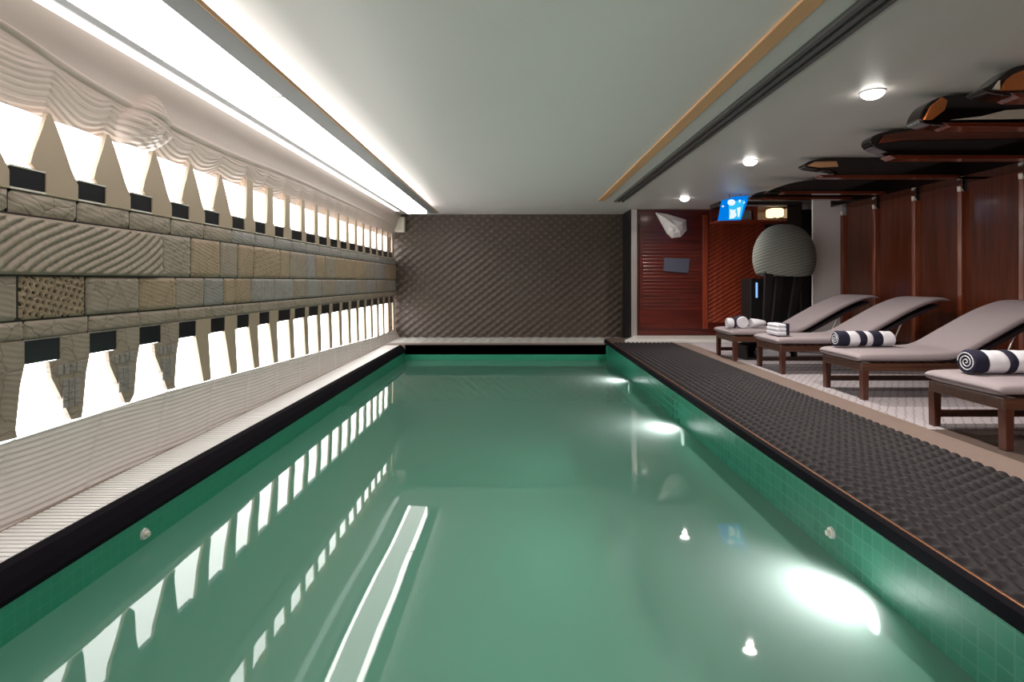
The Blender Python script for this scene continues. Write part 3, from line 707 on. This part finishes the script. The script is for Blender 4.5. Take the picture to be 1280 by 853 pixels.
def roll(name, segs, r, mats, squash=.92):
    """rolled towel lying along x: the roll itself plus its coloured bands as parts"""
    t = empty(name); L = sum(l for l, m in segs); x = 0
    def ring(x, rr, ph=0): return [(x, rr * math.cos(2 * PI * j / 28) * (1 + .03 * math.sin(3 * 2 * PI * j / 28 + x * 20)), rr * squash + rr * squash * math.sin(2 * PI * j / 28) * (1 + .02 * math.cos(5 * 2 * PI * j / 28))) for j in range(28)]
    for l, m in segs:
        b = MB(); rr = r * (1.0 if m is m_towel else 1.03)
        rs = [ring(x, rr * .93), ring(x + .012, rr)] + [ring(x + .012 + (l - .024) * k / 4, rr * (1 + .012 * math.sin(k * 2))) for k in range(1, 4)] + [ring(x + l - .012, rr), ring(x + l, rr * .93)]
        b.loft(rs)
        b.build('navy_band' if m is m_navy else 'white_band', m, t); x += l
    # spiral seen on both ends
    for xe, s in ((0, -1), (L, 1)):
        b = MB()
        for k in range(40):
            a0 = k * .45; a1 = a0 + .45; r0 = r * .88 * (1 - k / 42); r1 = r * .88 * (1 - (k + 1) / 42)
            b.tube((xe + s * .002, r0 * math.cos(a0), r * squash + r0 * squash * math.sin(a0)), (xe + s * .002, r1 * math.cos(a1), r * squash + r1 * squash * math.sin(a1)), .004, seg=5, caps=False)
        b.build('spiral_end', m_towel, t)
    return t
N, T_ = m_navy, m_towel
t = roll('rolled_towel', [(.10, N), (.14, T_), (.06, N), (.17, T_), (.05, N)], .088, None); t.location = (3.20, 3.98, LS - .006)
tag(t, 'large rolled navy and white towel on the lounger cut off by the picture edge', 'towel', 'rolled pool towels on the loungers')
t = roll('rolled_towel', [(.11, N), (.10, T_), (.07, N), (.06, T_), (.10, N), (.12, T_)], .082, None); t.location = (3.20, 5.62, LS - .004)
tag(t, 'long towel roll with many navy and white bands on the third lounger', 'towel', 'rolled pool towels on the loungers')
t = empty('folded_towel', (3.13, 6.85, LS - .004))
b = MB(); b.box(0, .15, -.16, .16, 0, .05, bev=.018); b.box(.0, .15, -.155, .155, .048, .098, bev=.02); b.box(.003, .147, -.15, .15, .096, .14, bev=.02); b.build('cloth', m_towel, t)
b = MB(); b.box(.10, .135, -.17, .17, .006, .148, bev=.008); b.build('strap', m_navy, t)
tag(t, 'folded white towel with a dark strap at the foot of the second lounger', 'towel', 'towels on the loungers')
t = roll('rolled_towel', [(.08, T_), (.03, N)], .075, None); t.location = (2.96, 7.86, LS - .004); t.rotation_euler = (0, 0, 0)
tag(t, 'short white towel roll with a navy end on the far lounger', 'towel', 'rolled pool towels on the loungers')
t = roll('rolled_towel', [(.16, N), (.03, T_)], .085, None); t.location = (3.18, 8.04, LS - .004); t.rotation_euler = (0, 0, -PI / 2)
tag(t, 'dark navy towel roll showing a round white end on the far lounger', 'towel', 'rolled pool towels on the loungers')
b = MB(); b.loft([[(x, r * math.cos(2 * PI * j / 20) * 1.6, .065 + r * math.sin(2 * PI * j / 20)) for j in range(20)] for x, r in ((0, .055), (.015, .064), (.1, .055), (.17, .04), (.2, .028))], 0)
o = b.build('rolled_towel', m_towel); o.location = (3.31, 7.9, LS - .004)
tag(o, 'plain white tapered towel roll beside the dark navy roll on the far lounger', 'towel', 'rolled pool towels on the loungers')
# tray below far lounger
t = empty('low_tray', (3.62, 8.0, .004))
b = MB(); b.box(-.42, .30, -.2, .2, 0, .03, bev=.006); b.box(-.42, -.39, -.2, .2, .03, .2, bev=.004); b.box(.27, .30, -.2, .2, .03, .2, bev=.004); b.box(-.42, .30, .17, .2, .03, .2); b.build('tray', m_dark, t)
tag(t, 'low black tray on the floor under the far lounger', 'tray')
b = MB(); b.box(-.2, .22, -.14, .12, 0, .06, bev=.02); b.box(-.18, .21, -.13, .11, .058, .11, bev=.02)
o = b.build('folded_towel', m_towel); o.location = (3.64, 8.0, .036); tag(o, 'pale folded towel lying in the black tray under the far lounger', 'towel')

# ------------------------------------------------------------------ lights
def downlight(x, y, label, power):
    t = empty('downlight', (x, y, ZC))
    b = MB()
    rr = [(.085, 0), (.085, -.006), (.07, -.010), (.062, -.002)]
    b.loft([[(r * math.cos(2 * PI * j / 28), r * math.sin(2 * PI * j / 28), z) for j in range(28)] for r, z in rr], 0, caps=False); b.build('ring', m_white, t)
    b = MB()
    rs = [[(.078 * math.cos(a) * math.cos(2 * PI * j / 28), .078 * math.cos(a) * math.sin(2 * PI * j / 28), -.006 - .05 * math.sin(a)) for j in range(28)] for a in [k * PI / 2 / 8 for k in range(8)] + [PI / 2 * .985]]
    b.loft(rs); b.build('bulb', m_down, t)
    if label: tag(t, label, 'downlight', 'round ceiling downlights')
    L = bpy.data.lights.new('downlight_beam', 'SPOT'); L.energy = power; L.spot_size = math.radians(160); L.spot_blend = 1.0; L.shadow_soft_size = .03; L.color = (1, .93, .85)
    o = bpy.data.objects.new('downlight_beam', L); C.objects.link(o); o.parent = t; o.location = (0, 0, -.09)
    return t
downlight(2.63, 4.13, 'large bright round downlight in the ceiling nearest the stepped beams', 190)
downlight(2.72, 6.5, 'middle one of the three round ceiling downlights, halfway along', 190)
downlight(2.83, 9.4, 'smallest and farthest round ceiling downlight, just before the wooden end wall', 140)
def fill_downlight(x, y, power):   # added unseen fill lamps in line with the row, brightening beams and panels
    t = downlight(x, y, 'added round fill downlight in line with the ceiling row, beyond the top of the view', power)
fill_downlight(2.63, 1.6, 190); fill_downlight(2.63, -.6, 190)

def pool_light(x, y, z, facing, label, power):
    t = empty('pool_light', (x, y, z))
    b = MB(); rr = [(.09, 0), (.09, .018), (.075, .026), (.07, .014)]
    b.loft([[(facing * h, r * math.cos(2 * PI * j / 28), r * math.sin(2 * PI * j / 28)) for j in range(28)] for r, h in rr], 0, caps=False); b.build('ring', m_steel, t)
    b = MB(); b.add([(facing * .015, .072 * math.cos(2 * PI * j / 28), .072 * math.sin(2 * PI * j / 28)) for j in range(28)], [list(range(28))]); b.build('lens', m_poollight, t, fix=False)
    tag(t, label, 'pool light', 'underwater lights on the right pool wall')
    L = bpy.data.lights.new('pool_beam', 'SPOT'); L.energy = power; L.spot_size = math.radians(165); L.spot_blend = 0.6; L.shadow_soft_size = .1; L.color = (1, 1, .97)
    o = bpy.data.objects.new('pool_beam', L); C.objects.link(o); o.parent = t; o.location = (facing * .10, 0, -.03); o.rotation_euler = (0, -facing * PI / 2 * 1.2, 0)
pool_light(PX1, 2.6, WZ - .11, -1, 'brightest round underwater light, on the pool wall beside the near black mat', 68)
pool_light(PX1, 5.55, WZ - .11, -1, 'round underwater light halfway along the right pool wall', 70)
pool_light(PX1, 8.2, WZ - .11, -1, 'round underwater light near the far right pool corner', 55)

# small fittings on pool walls
for x, y, z, f_, lb in ((PX0, 3.07, H - 1.385, 1, 'small white round fitting on the left green pool wall'), (PX1, 2.96, H - 1.33, -1, 'small white round fitting on the right green pool wall')):
    t = empty('pool_fitting', (x, y, z))
    b = MB(); b.tube((0, 0, 0), (f_ * .012, 0, 0), .032, .028, 20); b.build('flange', m_white, t)
    b = MB(); b.tube((f_ * .012, 0, 0), (f_ * .03, 0, 0), .016, .014, 16); b.build('nozzle', m_whiteobj, t)
    tag(t, lb, 'pool fitting', 'white pool wall fittings')

# ------------------------------------------------------------------ world, camera, view
w = bpy.data.worlds.new('World'); SC.world = w; w.use_nodes = True
w.node_tree.nodes['Background'].inputs[0].default_value = (.02, .02, .022, 1)
cam = bpy.data.cameras.new('camera'); co = bpy.data.objects.new('camera', cam); C.objects.link(co)
co.location = (0, 0, H); co.rotation_euler = (PI / 2, 0, 0)
cam.sensor_width = 36; cam.lens = 700 / 1280 * 36; cam.clip_start = .02
cam.shift_x = -5 / 1280; cam.shift_y = -74.5 / 1280
SC.camera = co
vs = SC.view_settings; vs.view_transform = 'Standard'; vs.look = 'None'; vs.gamma = 1; vs.exposure = 0.0; vs.use_curve_mapping = False
cy = SC.cycles; cy.use_denoising = True; cy.max_bounces = 8; cy.transparent_max_bounces = 8; cy.sample_clamp_indirect = 6
